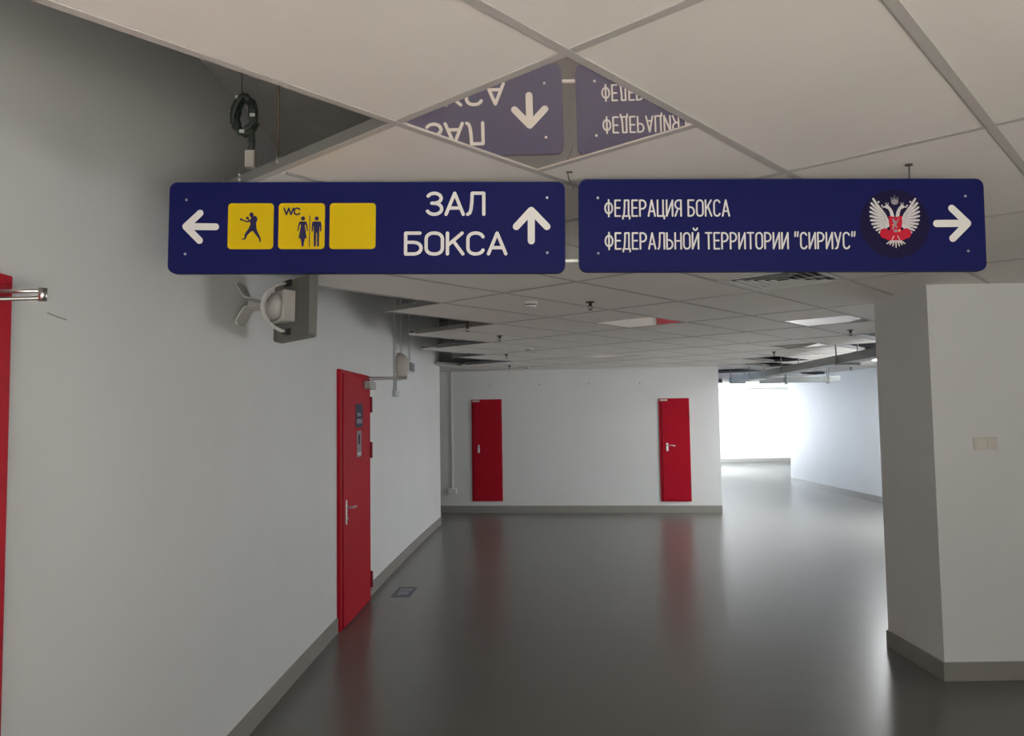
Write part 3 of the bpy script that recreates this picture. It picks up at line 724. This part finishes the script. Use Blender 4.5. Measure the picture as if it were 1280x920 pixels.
# ------------------------------------------------------------------ floor label
fm = thing('floor_label', 'dark blue pictogram label stuck on the floor by the left wall', 'floor label', (-1.085, 7.70, 0), -0.05)
mb = MB(); mb.add([(a, b, 0.0012) for a, b in rrect(-0.095, -0.22, 0.095, 0.22, 0.012)] + [(a, b, 0.0) for a, b in rrect(-0.095, -0.22, 0.095, 0.22, 0.012)],
                  [tuple(range(24)), tuple(range(47, 23, -1))] + [(i, i+24, (i+1)%24+24, (i+1)%24) for i in range(24)])
mb.build('sheet', M['matblue'], fm)
mb = MB(); mb.box(-0.05, 0.05, -0.12, 0.02, 0.0012, 0.0018); mb.box(-0.06, 0.06, 0.05, 0.15, 0.0012, 0.0018); mb.build('print', M['matgrey'], fm)

# ------------------------------------------------------------------ sprinklers and detectors
SPR = [((0.57,5.54), 'dark pendent sprinkler nearest the signs'), ((-0.39,6.85), 'dark sprinkler beside the ragged left ceiling edge, leftmost of them'),
       ((-0.12,7.79), 'second nearest dark sprinkler in the row along the left ceiling edge'),
       ((-0.07,10.13), 'third dark sprinkler in the row along the left ceiling edge'), ((-0.04,12.39), 'farthest dark sprinkler, right before the wall with red doors'),
       ((3.4,7.74), 'dark sprinkler closest to the pier'), ((3.52,10.38), 'dark sprinkler left of the ceiling holes'), ((6.3,14.4), 'small sprinkler near the bluish right wall')]
s0 = None
for (x, y), lb in SPR:
    if s0 is None:
        s0 = thing('sprinkler', lb, 'sprinkler', (x, y, CEIL+0.004), 0, 'pendent sprinklers')
        MB().lathe([(0.034, 0.0), (0.034, -0.006), (0.014, -0.008), (0.012, -0.03), (0.006, -0.032)], (0,0,0), 'z', 14).build('body', M['brass'], s0)
        a = MB()
        for s in (-1, 1): a.tube([(s*0.010, 0, -0.028), (s*0.014, 0, -0.042), (0, 0, -0.058)], 0.003, 6)
        a.build('yoke', M['brass'], s0)
        MB().lathe([(0.016, -0.058), (0.016, -0.061)], (0,0,0), 'z', 12).build('deflector', M['brass'], s0)
    else:
        o = copy_tree(s0); o.location = (x, y, CEIL+0.004); o['label'] = lb
        if 'leftmost' in lb: MB().tube([(0, 0, -0.004), (0, 0, SLAB-CEIL-0.004)], 0.013, 10).build('drop_pipe', M['brass'], o)
DET = [((0.14,5.50), 'white ceiling smoke detector nearest the signs'), ((0.21,9.33), 'white smoke detector in mid corridor ceiling'), ((0.25,12.86), 'white smoke detector right before the back wall')]
d0 = None
for (x, y), lb in DET:
    if d0 is None:
        d0 = thing('smoke_detector', lb, 'smoke detector', (x, y, CEIL+0.004), 0, 'white smoke detectors')
        MB().lathe([(0.050, 0), (0.050, -0.014), (0.044, -0.018)], (0,0,0), 'z', 18).build('base', M['plastic'], d0)
        MB().lathe([(0.036, -0.018), (0.036, -0.026)], (0,0,0), 'z', 16).build('chamber', M['dark'], d0)
        MB().lathe([(0.040, -0.026), (0.038, -0.036), (0.025, -0.042)], (0,0,0), 'z', 16).build('cap', M['plastic'], d0)
    else:
        o = copy_tree(d0); o.location = (x, y, CEIL+0.004); o['label'] = lb

# ------------------------------------------------------------------ cable trays
def tray(name, A_, B_, wd, hg, label, rods, group='hanging cable trays'):
    A_, B_ = Vector(A_), Vector(B_); L = (B_-A_).length; d = (B_-A_).normalized(); rz = math.atan2(d.y, d.x)
    r = thing(name, label, 'cable tray', A_, rz, group)
    MB().box(0, L, -wd/2, wd/2, 0, 0.004).build('bottom', M['galv'], r)
    for s in (-1, 1):
        MB().box(0, L, s*wd/2-0.002, s*wd/2+0.002, 0.0, hg).build('side_rail', M['galv'], r)
    for t in rods:
        MB().box(t-0.02, t+0.02, -wd/2-0.05, wd/2+0.05, -0.025, -0.001).build('cross_bar', M['galv'], r)
        for s in (-1, 1): MB().tube([(t, s*(wd/2+0.03), -0.03), (t, s*(wd/2+0.03), SLAB-A_.z)], 0.009, 6).build('hanger_rod', M['closer'], r)
    return r
t1_ = tray('cable_tray', (4.30, 15.0, 2.285), (3.93, 5.80, 2.245), 0.20, 0.10, 'long grey steel cable tray running from the far room towards the pier', (0.25, 1.6, 3.4, 5.6))
for k, (dy, zz) in enumerate(((-0.05, 0.012), (0.0, 0.016), (0.05, 0.012))):
    MB().tube([(0.05, dy, zz), (9.1, dy*0.8, zz)], 0.009, 6).build('cable', M['black'], t1_)
tray('cable_tray', (4.45, 13.95, 2.225), (5.72, 13.55, 2.225), 0.30, 0.09, 'short pale cable tray branching off towards the right wall', (0.45, 1.15))
tray('cable_tray', (3.55, 15.75, 2.30), (4.10, 15.30, 2.27), 0.22, 0.08, 'short dark tray end piece at the far left of the long tray', (0.3,))

# ------------------------------------------------------------------ things seen in the ceiling holes
dc = thing('air_duct', 'pale foil air duct inside the ceiling hole by the pier', 'air duct', (4.55, 10.6, 2.72), CROT)
MB().box(-0.9, 0.9, -0.2, 0.2, 0, 0.35).build('duct_body', M['duct'], dc, 0.01)
for x in (-0.6, 0.0, 0.6): MB().box(x-0.02, x+0.02, -0.22, 0.22, -0.02, 0.37).build('flange', M['galv'], dc)
for x in (-0.62, 0.58): MB().tube([(x, 0, 0.36), (x, 0, SLAB-2.725)], 0.008, 6).build('hanger_rod', M['closer'], dc)
hs = thing('flexible_hose', 'black flexible hose looping in the ceiling hole beside the pier', 'hose', (4.75, 9.35, 2.62))
pts = [(0.25*math.cos(t*0.5)+0.06*t/3, 0.12*math.sin(t*0.5), 0.16+0.14*math.sin(t*0.5+0.5)) for t in range(0, 20)]
pts.append((pts[-1][0]+0.02, pts[-1][1], SLAB-2.63))
MB().tube(pts, 0.03, 10).build('hose', M['black'], hs)
# coil of cable, box and rods in the near hole
q = thing('cable_coil', 'dark green coil of spare cable hanging in the hole above the left sign', 'cable coil', (-1.19, 3.42, 2.915))
cp_ = []
for k in range(108):
    t = 2*PI*k/18; cp_.append((0.043*math.cos(t)+0.008*math.sin(k*1.3), 0.018*(k/54-1)+0.01*math.sin(k*.9), 0.155+0.082*math.sin(t)+0.006*math.cos(k*1.7)))
MB().tube(cp_, 0.0135, 8).build('coil', M['coil'], q)
MB().tube([(0.03, 0, 0.10), (0.034, 0, 0.03), (0.03, 0, -0.02)], 0.016, 8).build('tail', M['coil'], q)
MB().box(0.008, 0.052, -0.02, 0.02, -0.085, -0.008).build('terminal_box', M['beige'], q, 0.004)
MB().tube([(-0.012, 0, 0.235), (-0.012, 0, SLAB-2.915)], 0.0018, 6).build('tie_wire', M['black'], q)
for s in (0.0, 0.09, -0.07): MB().cbox((0.046*math.cos(2+s*30), -0.03, 0.155+0.082*math.sin(2+s*30)), (0.011, 0.004, 0.007)).build('cable_tie', M['plastic'], q)
p = gp(-2.0, 0.0)
hr = thing('hanger_rod', 'thin threaded rod holding the ceiling runner above the left sign', 'hanger rod', (p.x-0.0, p.y, CEIL+0.0405))
MB().tube([(0, 0, 0), (0, 0, SLAB-CEIL-0.0405)], 0.004, 8).build('rod', M['brass'], hr)
MB().box(-0.006, 0.006, -0.003, 0.003, -0.012, 0.008).build('clip', M['steel'], hr)
for (u_, v_, lb) in ((-5.5, 4.0, 'thin rod above the nearest protruding runner at the left ceiling edge'), (-7.0, 6.0, 'thin rod above the second protruding runner at the left ceiling edge'), (-9.0, 8.0, 'thin rod above the third protruding runner at the left ceiling edge')):
    p = gp(u_, v_); o = copy_tree(hr); o.location = (p.x, p.y, CEIL+0.0405); o['label'] = lb
    o2 = o
